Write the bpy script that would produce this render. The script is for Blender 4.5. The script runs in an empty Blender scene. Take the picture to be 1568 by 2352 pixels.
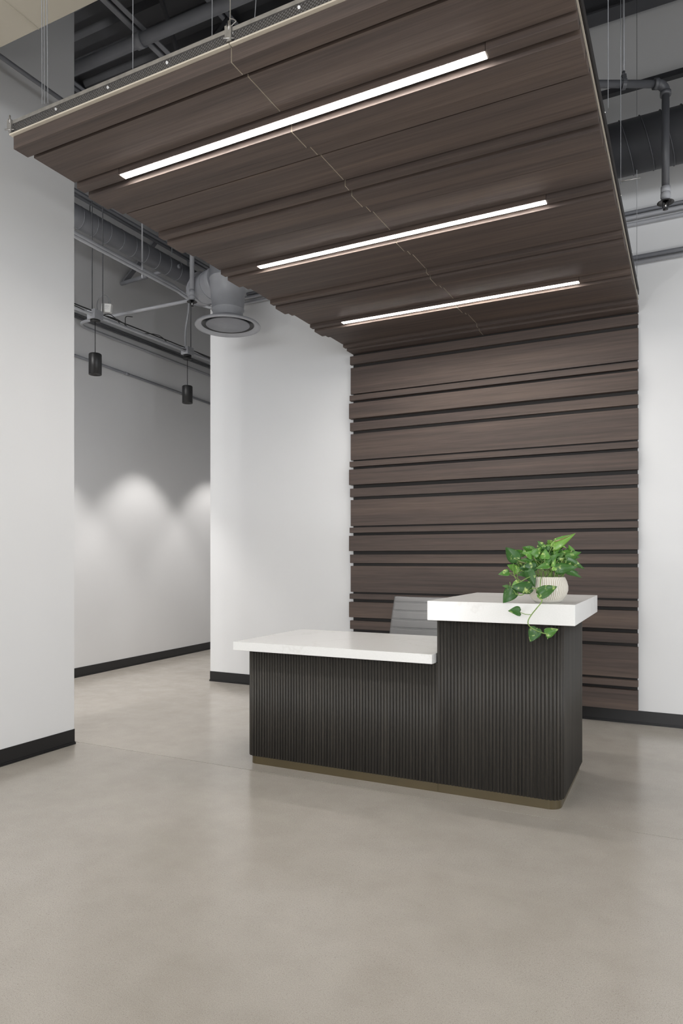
import bpy, bmesh, math, random
from mathutils import Vector, Matrix
random.seed(7)
PI = math.pi
COL = bpy.context.scene.collection
SC = bpy.context.scene

# ------------------------------------------------------------------ camera
TH = math.radians(26.2); F = 1580.0; HC = 1.27
cam_d = bpy.data.cameras.new('camera'); cam = bpy.data.objects.new('camera', cam_d); COL.objects.link(cam)
cam_d.sensor_width = 36; cam_d.lens = F / 2352 * 36; cam_d.shift_y = 107 / 2352; cam_d.clip_start = .05; cam_d.clip_end = 80
cam.location = (0, 0, HC); cam.rotation_euler = (PI / 2, 0, TH)
SC.camera = cam
SC.view_settings.view_transform = 'Standard'
SC.view_settings.look = 'None'
SC.view_settings.gamma = 1
SC.view_settings.use_curve_mapping = False
SC.view_settings.exposure = 0.04

# ------------------------------------------------------------------ materials
def newmat(name):
    m = bpy.data.materials.new(name); m.use_nodes = True
    nt = m.node_tree
    return m, nt, nt.nodes['Principled BSDF']

def N(nt, t, **k):
    n = nt.nodes.new(t)
    for a, v in k.items():
        setattr(n, a, v)
    return n

def ramp(nt, stops):
    r = N(nt, 'ShaderNodeValToRGB'); e = r.color_ramp.elements
    while len(e) > 1: e.remove(e[-1])
    e[0].position = stops[0][0]; e[0].color = (*stops[0][1], 1)
    for p, c in stops[1:]:
        x = e.new(p); x.color = (*c, 1)
    return r

def coords(nt, scale, kind='Object'):
    tc = N(nt, 'ShaderNodeTexCoord'); mp = N(nt, 'ShaderNodeMapping')
    mp.inputs['Scale'].default_value = scale
    nt.links.new(tc.outputs[kind], mp.inputs['Vector'])
    return mp.outputs['Vector']

def noise(nt, vec, scale, detail=4, rough=.5):
    n = N(nt, 'ShaderNodeTexNoise')
    n.inputs['Scale'].default_value = scale; n.inputs['Detail'].default_value = detail; n.inputs['Roughness'].default_value = rough
    if vec is not None: nt.links.new(vec, n.inputs['Vector'])
    return n.outputs['Fac']

def bump(nt, b, fac, strength, dist):
    bp = N(nt, 'ShaderNodeBump'); bp.inputs['Strength'].default_value = strength; bp.inputs['Distance'].default_value = dist
    nt.links.new(fac, bp.inputs['Height']); nt.links.new(bp.outputs['Normal'], b.inputs['Normal'])

def flat(name, col, rough=.5, metal=0.0, spec=.5, var=.06, scale=8, bmp=0.0):
    """painted / plain surface with a faint procedural mottling"""
    m, nt, b = newmat(name)
    f = noise(nt, coords(nt, (1, 1, 1)), scale, 3)
    r = ramp(nt, [(.3, tuple(c * (1 - var) for c in col)), (.7, tuple(min(1, c * (1 + var)) for c in col))])
    nt.links.new(f, r.inputs[0]); nt.links.new(r.outputs[0], b.inputs['Base Color'])
    b.inputs['Roughness'].default_value = rough; b.inputs['Metallic'].default_value = metal
    b.inputs['Specular IOR Level'].default_value = spec
    if bmp:
        f2 = noise(nt, coords(nt, (1, 1, 1)), 220, 2); bump(nt, b, f2, bmp, .002)
    return m

def mix(nt, a, b_, fac, mode='MIX'):
    x = N(nt, 'ShaderNodeMix', data_type='RGBA', blend_type=mode)
    if isinstance(fac, float): x.inputs[0].default_value = fac
    else: nt.links.new(fac, x.inputs[0])
    for s, v in ((6, a), (7, b_)):
        if isinstance(v, tuple): x.inputs[s].default_value = (*v, 1)
        else: nt.links.new(v, x.inputs[s])
    return x.outputs[2]

def wood(name, dark, mid, light, rough=.66):
    m, nt, b = newmat(name)
    big = noise(nt, coords(nt, (.35, 7.0, 7.0)), 1.0, 3, .55)
    med = noise(nt, coords(nt, (.9, 45, 45)), 1.0, 5, .6)
    fine = noise(nt, coords(nt, (5, 330, 330)), 1.0, 3, .6)
    r1 = ramp(nt, [(.30, dark), (.5, mid), (.72, light)])
    nt.links.new(big, r1.inputs[0])
    r2 = ramp(nt, [(.28, (.70, .70, .72)), (.5, (.98, .98, .98)), (.75, (1.22, 1.18, 1.12))])
    nt.links.new(med, r2.inputs[0])
    r3 = ramp(nt, [(.3, (.82, .82, .82)), (.7, (1.14, 1.14, 1.14))])
    nt.links.new(fine, r3.inputs[0])
    c = mix(nt, r1.outputs[0], r2.outputs[0], 1.0, 'MULTIPLY')
    c = mix(nt, c, r3.outputs[0], 1.0, 'MULTIPLY')
    nt.links.new(c, b.inputs['Base Color'])
    b.inputs['Roughness'].default_value = rough; b.inputs['Specular IOR Level'].default_value = .4
    bump(nt, b, fine, .25, .0006)
    return m

M = {}
M['wood'] = wood('walnut_laminate', (.072, .055, .049), (.092, .069, .060), (.124, .091, .075))
M['wood_core'] = flat('mdf_edge', (.60, .54, .45), .7)
M['wood_back'] = flat('dark_backing_board', (.014, .011, .010), .6)
M['wall'] = flat('white_wall_paint', (.76, .765, .775), .55, spec=.3, var=.012, scale=1.5, bmp=.08)
M['soffit'] = flat('beige_soffit_paint', (.52, .48, .40), .7, var=.02, scale=3, bmp=.05)
M['base'] = flat('black_rubber_base', (.014, .014, .015), .42)
M['grey_paint'] = flat('grey_painted_metal', (.22, .227, .25), .42, spec=.45)
M['grey_light'] = flat('light_grey_painted_metal', (.37, .378, .405), .4, spec=.45)
M['grey_dark'] = flat('dark_grey_painted_metal', (.075, .077, .085), .45)
M['deck'] = flat('charcoal_painted_deck', (.045, .046, .051), .6, var=.15, scale=2)
M['black'] = flat('black_metal', (.018, .018, .019), .38)
M['galv'] = flat('galvanised_steel', (.42, .41, .40), .38, metal=.85, var=.15, scale=30)
M['chrome'] = flat('chrome', (.8, .8, .8), .12, metal=1)
M['white_plastic'] = flat('white_plastic', (.72, .72, .71), .45)
M['cable'] = flat('steel_cable', (.28, .29, .31), .35, metal=.5)
M['bronze'] = flat('bronze_laminate', (.085, .064, .030), .38, metal=.15, var=.05)
M['leather'] = flat('grey_leather', (.25, .247, .25), .48, bmp=.2)
M['soil'] = flat('potting_soil', (.03, .022, .015), .9, var=.4, scale=60)

# emissive lens
m, nt, b = newmat('lit_diffuser')
b.inputs['Base Color'].default_value = (.9, .9, .9, 1)
b.inputs['Emission Color'].default_value = (1, .955, .90, 1)
b.inputs['Emission Strength'].default_value = 72
M['lens'] = m
m, nt, b = newmat('lit_lamp')
b.inputs['Emission Color'].default_value = (1, .97, .93, 1); b.inputs['Emission Strength'].default_value = 12
M['lamp'] = m

# quartz
m, nt, b = newmat('white_quartz')
v = coords(nt, (1, 1, 1))
w = noise(nt, v, 1.1, 6, .62)
r = ramp(nt, [(.485, (.85, .85, .84)), (.498, (.80, .795, .78)), (.511, (.85, .85, .84))])
nt.links.new(w, r.inputs[0])
s = noise(nt, v, 160, 2); rs = ramp(nt, [(.35, (.97, .97, .97)), (.65, (1, 1, 1))]); nt.links.new(s, rs.inputs[0])
nt.links.new(mix(nt, r.outputs[0], rs.outputs[0], 1.0, 'MULTIPLY'), b.inputs['Base Color'])
b.inputs['Roughness'].default_value = .22
M['quartz'] = m

# fluted black-brown oak (grain runs up the reeds)
m, nt, b = newmat('ebonised_oak')
g = noise(nt, coords(nt, (90, 90, 1.6)), 1.0, 5, .6)
g2 = noise(nt, coords(nt, (25, 25, .15)), 1.0, 2)
r = ramp(nt, [(.3, (.024, .0215, .019)), (.55, (.040, .036, .031)), (.8, (.070, .061, .050))])
nt.links.new(g, r.inputs[0])
r2 = ramp(nt, [(.35, (.93, .93, .93)), (.65, (1.08, 1.07, 1.06))]); nt.links.new(g2, r2.inputs[0])
nt.links.new(mix(nt, r.outputs[0], r2.outputs[0], 1.0, 'MULTIPLY'), b.inputs['Base Color'])
b.inputs['Roughness'].default_value = .55; b.inputs['Specular IOR Level'].default_value = .5; b.inputs['Sheen Weight'].default_value = 0
bump(nt, b, g, .25, .0008)
M['reed'] = m

# polished concrete
m, nt, b = newmat('polished_concrete')
v = coords(nt, (1, 1, 1))
n1 = noise(nt, v, .9, 6, .6); n2 = noise(nt, v, 5.5, 5, .65); n3 = noise(nt, v, 165, 4, .75); n4 = noise(nt, v, 420, 2, .6)
r1 = ramp(nt, [(.28, (.445, .412, .368)), (.5, (.495, .462, .418)), (.72, (.540, .510, .468))]); nt.links.new(n1, r1.inputs[0])
r2 = ramp(nt, [(.3, (.94, .935, .93)), (.55, (1, 1, 1)), (.75, (1.04, 1.04, 1.035))]); nt.links.new(n2, r2.inputs[0])
r3 = ramp(nt, [(.31, (.40, .37, .33)), (.40, (.90, .89, .88)), (.6, (1.0, 1.0, 1.0)), (.74, (1.12, 1.12, 1.1))]); nt.links.new(n3, r3.inputs[0])
r4 = ramp(nt, [(.3, (.66, .65, .63)), (.5, (1, 1, 1)), (.72, (1.2, 1.19, 1.17))]); nt.links.new(n4, r4.inputs[0])
c = mix(nt, r1.outputs[0], r2.outputs[0], 1.0, 'MULTIPLY')
rp = ramp(nt, [(.4, (.45, .45, .45)), (.62, (1, 1, 1))]); nt.links.new(n1, rp.inputs[0]); c = mix(nt, c, r3.outputs[0], rp.outputs[0], 'MULTIPLY'); c = mix(nt, c, r4.outputs[0], .8, 'MULTIPLY')
nt.links.new(c, b.inputs['Base Color'])
rr = ramp(nt, [(.3, (.15, .15, .15)), (.7, (.24, .24, .24))]); nt.links.new(n2, rr.inputs[0]); nt.links.new(rr.outputs[0], b.inputs['Roughness'])
b.inputs['Specular IOR Level'].default_value = .45
bump(nt, b, n3, .05, .0008)
M['floor'] = m

# perforated galvanised track: rows of small punched dimples
m, nt, b = newmat('perforated_track_steel')
tc = N(nt, 'ShaderNodeTexCoord'); sx = N(nt, 'ShaderNodeSeparateXYZ'); nt.links.new(tc.outputs['Object'], sx.inputs[0])
def mth(op, a, b_=None):
    n = N(nt, 'ShaderNodeMath', operation=op)
    for i, q in enumerate((a, b_)):
        if q is None: continue
        if isinstance(q, (int, float)): n.inputs[i].default_value = q
        else: nt.links.new(q, n.inputs[i])
    return n.outputs[0]
xs = mth('MULTIPLY', sx.outputs['X'], 2 * PI / .016); zs = mth('MULTIPLY', sx.outputs['Z'], 2 * PI / .013)
d = mth('MULTIPLY', mth('SINE', xs), mth('SINE', zs))
r = ramp(nt, [(.55, (.105, .10, .098)), (.85, (.18, .175, .17))]); nt.links.new(d, r.inputs[0]); nt.links.new(r.outputs[0], b.inputs['Base Color'])
b.inputs['Metallic'].default_value = .6; b.inputs['Roughness'].default_value = .4
bump(nt, b, d, .6, .002)
M['perf'] = m

# ribbed ceramic
M['glaze'] = flat('white_glazed_ceramic', (.72, .70, .64), .25, var=.04, scale=20)
M['groove'] = flat('unglazed_groove', (.44, .37, .27), .7)

# pothos leaf: dark green with cream-yellow variegation, tone per leaf
m, nt, b = newmat('pothos_leaf')
at = N(nt, 'ShaderNodeAttribute', attribute_name='tone')
sp = N(nt, 'ShaderNodeSeparateColor'); nt.links.new(at.outputs['Color'], sp.inputs[0])
mp = coords(nt, (1, 1, 1)); nz = noise(nt, mp, 38, 4, .6)
var = N(nt, 'ShaderNodeMath', operation='ADD'); nt.links.new(nz, var.inputs[0]); nt.links.new(sp.outputs['Green'], var.inputs[1])
rv = ramp(nt, [(.57, (0, 0, 0)), (.70, (1, 1, 1))]); nt.links.new(var.outputs[0], rv.inputs[0])
rg = ramp(nt, [(0, (.026, .095, .020)), (.5, (.105, .28, .038)), (1, (.26, .47, .075))]); nt.links.new(sp.outputs['Red'], rg.inputs[0])
c = mix(nt, rg.outputs[0], (.52, .66, .22), rv.outputs[0])
c = mix(nt, c, (.36, .22, .12), sp.outputs['Blue'])
nt.links.new(c, b.inputs['Base Color'])
b.inputs['Roughness'].default_value = .35
b.inputs['Subsurface Weight'].default_value = 0
M['leaf'] = m
M['stem'] = flat('pale_green_stem', (.20, .32, .08), .5, var=.25, scale=40)

# ------------------------------------------------------------------ mesh helpers
class MB:
    def __init__(s): s.bm = bmesh.new(); s.mi = 0
    def face(s, vs, smooth=False):
        try: f = s.bm.faces.new(vs)
        except ValueError: return
        f.material_index = s.mi; f.smooth = smooth; return f
    def hexa(s, p, ends=None):
        v = [s.bm.verts.new(q) for q in p]
        for k, idx in enumerate(((0, 3, 2, 1), (4, 5, 6, 7), (0, 1, 5, 4), (2, 3, 7, 6), (1, 2, 6, 5), (3, 0, 4, 7))):
            f = s.face([v[i] for i in idx])
            if ends is not None and k in ends: f.material_index = ends[k]
    def box(s, x0, x1, y0, y1, z0, z1, ends=None):
        s.hexa([(x0, y0, z0), (x1, y0, z0), (x1, y1, z0), (x0, y1, z0), (x0, y0, z1), (x1, y0, z1), (x1, y1, z1), (x0, y1, z1)], ends)
        return s
    def ring_tube(s, pts, rads, seg=12, cap=True, smooth=True):
        pts = [Vector(p) for p in pts]
        if not isinstance(rads, (list, tuple)): rads = [rads] * len(pts)
        rings = []; up = None
        for i, p in enumerate(pts):
            if i == 0: t = pts[1] - p
            elif i == len(pts) - 1: t = p - pts[i - 1]
            else: t = (pts[i + 1] - p).normalized() + (p - pts[i - 1]).normalized()
            if t.length < 1e-9: t = Vector((0, 0, 1))
            t.normalize()
            if up is None:
                up = Vector((0, 0, 1)) if abs(t.z) < .9 else Vector((1, 0, 0))
            a = t.cross(up)
            if a.length < 1e-4: a = t.cross(Vector((0, 1, 0)))
            a.normalize(); b_ = t.cross(a).normalized(); up = a.cross(t)
            rings.append([s.bm.verts.new(p + (a * math.cos(2 * PI * k / seg) + b_ * math.sin(2 * PI * k / seg)) * rads[i]) for k in range(seg)])
        for r0, r1 in zip(rings, rings[1:]):
            for k in range(seg):
                s.face([r0[k], r0[(k + 1) % seg], r1[(k + 1) % seg], r1[k]], smooth)
        if cap:
            s.face(rings[0][::-1]); s.face(rings[-1])
        return s
    def lathe(s, prof, c=(0, 0, 0), seg=40, smooth=True, close=False):
        rings = []
        for r, z in prof:
            if r < 1e-6: rings.append([s.bm.verts.new((c[0], c[1], c[2] + z))])
            else: rings.append([s.bm.verts.new((c[0] + r * math.cos(2 * PI * k / seg), c[1] + r * math.sin(2 * PI * k / seg), c[2] + z)) for k in range(seg)])
        for r0, r1 in zip(rings, rings[1:]):
            for k in range(seg):
                k2 = (k + 1) % seg
                if len(r0) == 1 and len(r1) == 1: continue
                if len(r0) == 1: s.face([r0[0], r1[k2], r1[k]], smooth)
                elif len(r1) == 1: s.face([r0[k], r0[k2], r1[0]], smooth)
                else: s.face([r0[k], r0[k2], r1[k2], r1[k]], smooth)
        return s
    def bar(s, a, b_, w, h):
        """rectangular bar from a to b"""
        a, b_ = Vector(a), Vector(b_); t = (b_ - a).normalized()
        u = Vector((0, 0, 1)) if abs(t.z) < .95 else Vector((0, 1, 0))
        sd = t.cross(u).normalized() * w / 2; up = sd.cross(t).normalized() * h / 2
        s.hexa([a - sd - up, a + sd - up, a + sd + up, a - sd + up, b_ - sd - up, b_ + sd - up, b_ + sd + up, b_ - sd + up]); return s
    def build(s, name, mats, parent=None, bevel=0, auto=None):
        bmesh.ops.recalc_face_normals(s.bm, faces=s.bm.faces)
        me = bpy.data.meshes.new(name); s.bm.to_mesh(me); s.bm.free()
        o = bpy.data.objects.new(name, me); COL.objects.link(o)
        for m_ in (mats if isinstance(mats, (list, tuple)) else [mats]):
            me.materials.append(M[m_] if isinstance(m_, str) else m_)
        if parent is not None: o.parent = parent
        if bevel:
            bv = o.modifiers.new('bevel', 'BEVEL'); bv.width = bevel; bv.segments = 2; bv.limit_method = 'ANGLE'; bv.angle_limit = .6
        return o

def empty(name, loc=(0, 0, 0), rot=(0, 0, 0)):
    o = bpy.data.objects.new(name, None); COL.objects.link(o); o.location = loc; o.rotation_euler = rot; o.empty_display_size = .1
    return o
def tag(o, label, cat, group=None, kind=None):
    o['label'] = label; o['category'] = cat
    if group: o['group'] = group
    if kind: o['kind'] = kind
    return o
def struct(o): o['kind'] = 'structure'; return o
def arc(p0, p1, p2, n=6):
    """quadratic bend from p0 to p2 around the corner p1"""
    p0, p1, p2 = Vector(p0), Vector(p1), Vector(p2)
    return [(p0 * (1 - t) ** 2 + p1 * 2 * t * (1 - t) + p2 * t * t) for t in [i / n for i in range(n + 1)]]
def spline(pts, n=8):
    P = [Vector(p) for p in pts]; P = [P[0] * 2 - P[1]] + P + [P[-1] * 2 - P[-2]]; out = []
    for i in range(1, len(P) - 2):
        for k in range(n):
            t = k / n
            out.append(.5 * ((2 * P[i]) + (-P[i - 1] + P[i + 1]) * t + (2 * P[i - 1] - 5 * P[i] + 4 * P[i + 1] - P[i + 2]) * t * t + (-P[i - 1] + 3 * P[i] - 3 * P[i + 1] + P[i + 2]) * t ** 3))
    out.append(P[-2]); return out
def copy_tree(o, parent=None):
    c = o.copy(); COL.objects.link(c)
    if parent is not None: c.parent = parent
    for ch in [q for q in bpy.data.objects if q.parent == o]: copy_tree(ch, c)
    return c

ZT = 5.72                                            # underside of the roof deck
# ------------------------------------------------------------------ setting
b = MB()                                             # floor slab with a saw-cut control joint at y = 3.47
JY = 3.468; JW = .003
b.box(-8, 6, -7.2, JY - JW, -.2, 0).box(-8, 6, JY + JW, 11, -.2, 0).box(-8, 6, JY - JW, JY + JW, -.2, -.006)
struct(b.build('floor', 'floor'))

b = MB()                                             # corrugated steel roof deck, flutes along x
y = -7.2; v0 = []
prof = []
while y < 11:
    prof += [(y, ZT), (y + .09, ZT), (y + .115, ZT + .055), (y + .205, ZT + .055)]; y += .23
rows = [[b.bm.verts.new((x, yy, zz)) for yy, zz in prof] for x in (-8, 6)]
top = [[b.bm.verts.new((x, yy, ZT + .12)) for yy in (prof[0][0], prof[-1][0])] for x in (-8, 6)]
for i in range(len(prof) - 1): b.face([rows[0][i], rows[0][i + 1], rows[1][i + 1], rows[1][i]])
b.face([top[0][0], top[0][1], top[1][1], top[1][0]])
struct(b.build('ceiling', 'deck'))

def back_y(x): return 5.745 - .016 * x               # the back wall runs very slightly askew
b = MB(); x0, x1 = -4.38, 4.6
b.hexa([(x0, back_y(x0), 0), (x1, back_y(x1), 0), (x1, back_y(x1) + .2, 0), (x0, back_y(x0) + .2, 0),
        (x0, back_y(x0), ZT), (x1, back_y(x1), ZT), (x1, back_y(x1) + .2, ZT), (x0, back_y(x0) + .2, ZT)])
struct(b.build('wall_back', 'wall'))
struct(MB().box(-4.38, -4.2, back_y(-4.38) + .2, 9.6, 0, ZT).build('wall_return', 'wall'))
def cor_x(y): return -5.78 - .0535 * (y - 5.3)       # corridor wall
b = MB(); y0, y1 = -7, 9.6
b.hexa([(cor_x(y0) - .2, y0, 0), (cor_x(y0), y0, 0), (cor_x(y1), y1, 0), (cor_x(y1) - .2, y1, 0),
        (cor_x(y0) - .2, y0, ZT), (cor_x(y0), y0, ZT), (cor_x(y1), y1, ZT), (cor_x(y1) - .2, y1, ZT)])
struct(b.build('wall_corridor', 'wall'))
struct(MB().box(-6.3, -4.2, 9.6, 9.8, 0, ZT).build('wall_corridor_end', 'wall'))
struct(MB().box(-4.40, -3.728, -7, 3.425, 0, ZT).build('wall_left', 'wall'))  # unseen thickness widened to keep the corridor lamp off the back wall
# rear and right walls with window openings (behind / beside the camera)
b = MB(); Y = -6.5
b.box(-6, -3.2, Y - .2, Y, 0, ZT).box(3.6, 4.8, Y - .2, Y, 0, ZT).box(-3.2, 3.6, Y - .2, Y, 0, 1.8).box(-3.2, 3.6, Y - .2, Y, 3.7, ZT)
struct(b.build('wall_rear', 'wall'))
b = MB(); X = 4.6
b.box(X, X + .2, -6.5, -3.5, 0, ZT).box(X, X + .2, 4.2, 6, 0, ZT).box(X, X + .2, -3.5, 4.2, 0, .4).box(X, X + .2, -3.5, 4.2, 3.3, ZT)
struct(b.build('wall_right', 'wall'))
b = MB()
for x in (-3.2, -1.5, .2, 1.9, 3.55): b.box(x, x + .05, -6.75, -6.65, 1.8, 3.7)
b.box(-3.2, 3.6, -6.75, -6.65, 1.8, 1.86).box(-3.2, 3.6, -6.75, -6.65, 3.64, 3.7)
struct(b.build('window_1', 'black'))
b = MB()
for y in (-3.5, -1.6, .3, 2.2, 4.15): b.box(4.66, 4.74, y, y + .05, .4, 3.3)
b.box(4.66, 4.74, -3.5, 4.2, .4, .46).box(4.66, 4.74, -3.5, 4.2, 3.24, 3.3)
struct(b.build('window_2', 'black'))

# cove bases: board with a small toe
def cove(name, pts, h=.102):
    """pts: plan points of the wall face; the board stands on its room side (left of the direction)"""
    b = MB()
    for (ax, ay), (bx, by) in zip(pts, pts[1:]):
        d_ = Vector((bx - ax, by - ay)).normalized(); n = Vector((-d_.y, d_.x))
        for t, z0, z1 in ((.005, 0, h), (.016, 0, .007), (.010, .007, .016)):
            b.hexa([(ax, ay, z0), (bx, by, z0), (bx + n.x * t, by + n.y * t, z0), (ax + n.x * t, ay + n.y * t, z0),
                    (ax, ay, z1), (bx, by, z1), (bx + n.x * t, by + n.y * t, z1), (ax + n.x * t, ay + n.y * t, z1)])
    return struct(b.build(name, 'base'))
cove('baseboard_left', [(-3.728, 3.425), (-3.728, -6.5)])
cove('baseboard_left_end', [(-4.40, 3.425), (-3.728, 3.425)])
cove('baseboard_corridor', [(cor_x(9.6), 9.6), (cor_x(-6), -6)])
cove('baseboard_back', [(4.6, back_y(4.6)), (-4.38, back_y(-4.38))])
cove('baseboard_return', [(-4.38, back_y(-4.38)), (-4.38, 9.6)])

# beige soffit at top left
b = MB(); b.box(-3.725, 4.58, -6.45, 2.492, 4.0, 4.35); b.box(-2.966, -2.962, -1.5, 2.4925, 3.996, 4.0)
struct(b.build('trim_1', 'soffit'))
# ledge angle high on the back wall
b = MB(); xa, xb = -2.8, 4.5
for (t, z0, z1) in ((.05, 4.872, 4.88), (.008, 4.88, 4.94)):
    b.hexa([(xa, back_y(xa) - t, z0), (xb, back_y(xb) - t, z0), (xb, back_y(xb), z0), (xa, back_y(xa), z0),
            (xa, back_y(xa) - t, z1), (xb, back_y(xb) - t, z1), (xb, back_y(xb), z1), (xa, back_y(xa), z1)])
struct(b.build('trim_2', 'grey_dark'))

# ------------------------------------------------------------------ roof steel
bm_ = MB()
bm_.box(-4.35, 4.55, 5.52, 5.66, 5.40, 5.415).box(-4.35, 4.55, 5.585, 5.595, 5.415, 5.70).box(-4.35, 4.55, 5.52, 5.66, 5.70, 5.715)
tag(bm_.build('roof_beam', 'grey_dark'), 'dark steel roof beam running along the top of the back wall', 'beam')

def joist(x, y0, y1, zb, zt, label, panel=.55, x_end=None, group=None):
    xe = x if x_end is None else x_end
    r = empty('roof_joist', (x, y0, zb)); tag(r, label, 'roof joist', group)
    P = lambda y, z: (((xe - x) * (y - y0) / (y1 - y0)), y - y0, z - zb)
    for nm, z in (('bottom_chord', zb), ('top_chord', zt)):
        b = MB()
        for sx in (-.032, .032):
            a = Vector(P(y0, z)); c = Vector(P(y1, z))
            b.bar(a + Vector((sx, 0, 0)), c + Vector((sx, 0, 0)), .036, .006)
            b.bar(a + Vector((sx * .45, 0, .018)), c + Vector((sx * .45, 0, .018)), .006, .036)
        b.build(nm, 'grey_paint', r)
    b = MB(); y = y0; up = True
    while y < y1 - panel / 2:
        a, c = (P(y, zb + .01), P(y + panel, zt)) if up else (P(y, zt), P(y + panel, zb + .01))
        b.bar(a, c, .024, .024); y += panel; up = not up
    b.build('web', 'grey_dark', r)
    return r
joist(-3.33, -2.5, 5.5, 4.9, ZT - .02, 'dark grey open-web roof joist seen above the front edge of the canopy')
joist(-1.9, -2.5, 5.5, 4.9, ZT - .02, 'dark grey open-web roof joist crossing above the middle of the canopy')
joist(-5.2, 1.0, 9.4, 4.70, ZT - .02, 'grey open-web roof joist running above the round duct in the corridor', .5, -4.95)
# bridging bars in the corridor
def bar_thing(name, a, c, w, h, mat, label, cat, group=None):
    return tag(MB().bar(a, c, w, h).build(name, mat), label, cat, group)
bar_thing('bridging_bar', (-5.15, 6.25, 4.86), (-4.45, 6.25, 4.9), .05, .05, 'grey_light', 'grey bridging angle beside the joist behind the canopy edge', 'bridging bar')
bar_thing('bridging_bar', (-4.86, 6.9, 4.62), (-4.45, 6.35, 4.52), .06, .05, 'grey_light', 'light grey bridging bar meeting the conduit elbow above the diffuser', 'bridging bar')
bar_thing('wall_brace', (-5.79, 6.05, 4.47), (-5.79, 6.65, 5.25), .03, .05, 'grey_paint', 'slanted grey brace rising from the corridor wall to the joist', 'brace')

def pipe(name, pts, r, mat, label, cat, group=None, seg=12, couplings=()):
    b = MB().ring_tube(pts, r, seg)
    if couplings:
        root = empty(name, pts[0]); tag(root, label, cat, group)
        o = b.build('pipe', mat, root); o.location = -Vector(pts[0])
        for c, d_ in couplings:
            c = Vector(c); d_ = Vector(d_).normalized() * .03
            k = MB().ring_tube([c - d_, c + d_], r * 1.22, seg).build('coupling', mat, root); k.location = -Vector(pts[0])
        return root
    return tag(b.build(name, mat), label, cat, group)

# big pipe under the deck at top left
pipe('roof_pipe', [(-4.6, 3.63, 4.83), (2.5, 3.63, 4.83)], .042, 'grey_paint', 'thick grey pipe running crosswise under the roof deck above the canopy', 'pipe',
     couplings=[((-3.33, 3.63, 4.83), (1, 0, 0)), ((-4.2, 3.63, 4.83), (1, 0, 0))])
pipe('conduit', [(-3.62, 1.5, 4.22), (-3.60, 3.30, 4.25)], .014, 'grey_paint', 'thin dark conduit sloping across the top of the left wall', 'conduit')

# ------------------------------------------------------------------ corridor services
duct_a = Vector((-5.32, 3.2, 4.60)); duct_b = Vector((-5.04, 6.43, 4.49))
r = empty('round_duct', duct_a); tag(r, 'long grey spiral duct running along the corridor ceiling to the round diffuser', 'air duct')
dd = (duct_b - duct_a)
b = MB().ring_tube([(0, 0, 0), dd], .102, 32); n = 20
for i in range(1, n):
    p = dd * (i / n); t = dd.normalized(); t = (t + Vector((.12, 0, .1))).normalized()
    b.ring_tube([p - t * .003, p + t * .003], .1055, 32)
b.build('duct_body', 'grey_paint', r)
# elbow swinging over to the diffuser drop
DIF = Vector((-3.655, 5.11, 3.37))
el = spline([dd, Vector((-4.80, 6.20, 4.37)) - duct_a, Vector((-4.53, 5.80, 4.14)) - duct_a, Vector((-4.23, 5.43, 3.91)) - duct_a, Vector((-4.05, 5.25, 3.80)) - duct_a, Vector((-3.76, 5.13, 3.80)) - duct_a], 5)
n = len(el)
b = MB().ring_tube(el, [.098 + .036 * min(1, max(0, i - 15) / 5) for i in range(n)], 28)
b.build('duct_elbow', 'grey_light', r)
for k in (n - 7, n - 5, n - 3):
    t = (Vector(el[k + 1]) - Vector(el[k])).normalized()
    MB().ring_tube([Vector(el[k]) - t * .004, Vector(el[k]) + t * .004], .1385, 28).build('collar_band', 'grey_light', r)

r = empty('air_diffuser', DIF); tag(r, 'round grey air diffuser with flat centre plate hanging before the white wall', 'air diffuser')
MB().lathe([(.160, .92), (.163, .42), (.166, .418), (.166, .408), (.162, .406), (.142, .145), (.146, .142), (.146, .134), (.136, .13), (.134, .05), (.126, .05)], seg=48).build('neck', 'grey_light', r)
MB().lathe([(.134, .075), (.150, .058), (.23, .03), (.285, .008), (.293, -.006), (.288, -.016), (.262, -.012), (.244, .0), (.236, .006)], seg=64).build('flange', 'grey_light', r)
MB().lathe([(.240, .003), (.228, .016), (.20, .032), (.15, .048), (.0, .05)], seg=64).build('inner_throat', 'black', r)
MB().lathe([(0, .012), (.19, .012), (.196, .008), (.196, .002), (.19, -.002), (0, -.002)], seg=64).build('centre_plate', 'grey_paint', r)
for k in range(4):
    a = PI / 4 + k * PI / 2; MB().ring_tube([(.15 * math.cos(a), .15 * math.sin(a), 0), (.15 * math.cos(a), .15 * math.sin(a), .055)], .006, 8).build('mounting_post', 'chrome', r)

# twin conduits following the duct, bending onto the back wall and running along it
def wall_run(zc, off, xs):  # points along the back wall
    return [(x, back_y(x) - off, zc) for x in xs]
for (x, z, ze, off, rad, lab) in ((-4.60, 4.03, 3.885, .035, .017, 'upper of two grey conduits following the round duct onto the back wall'),
                             (-4.55, 3.97, 3.835, .03, .015, 'lower of two grey conduits following the round duct onto the back wall')):
    yw_ = back_y(-4.3) - off
    p1 = [Vector((x, 3.0, z)), Vector((x, 5.45, z))] + arc((x, 5.5, z), (x + .02, yw_, (z + ze) / 2), (-4.25, yw_, ze), 8) + [Vector(p) for p in wall_run(ze, off, (-2.0, 4.4))]
    pipe('conduit', p1, rad, 'grey_light', lab, 'conduit', 'twin conduits under the duct')
pipe('conduit', wall_run(3.925, .03, (-3.9, 4.4)), .014, 'grey_paint', 'thin dark conduit just above the twin conduits on the back wall', 'conduit')
pipe('conduit', wall_run(3.575, .03, (-2.6, 4.4)), .017, 'grey_paint', 'dark conduit low on the back wall, right of the canopy end', 'conduit')
pipe('conduit', wall_run(3.535, .028, (-2.6, 4.4)), .015, 'grey_light', 'lowest grey conduit on the back wall, right of the canopy', 'conduit')

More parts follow.
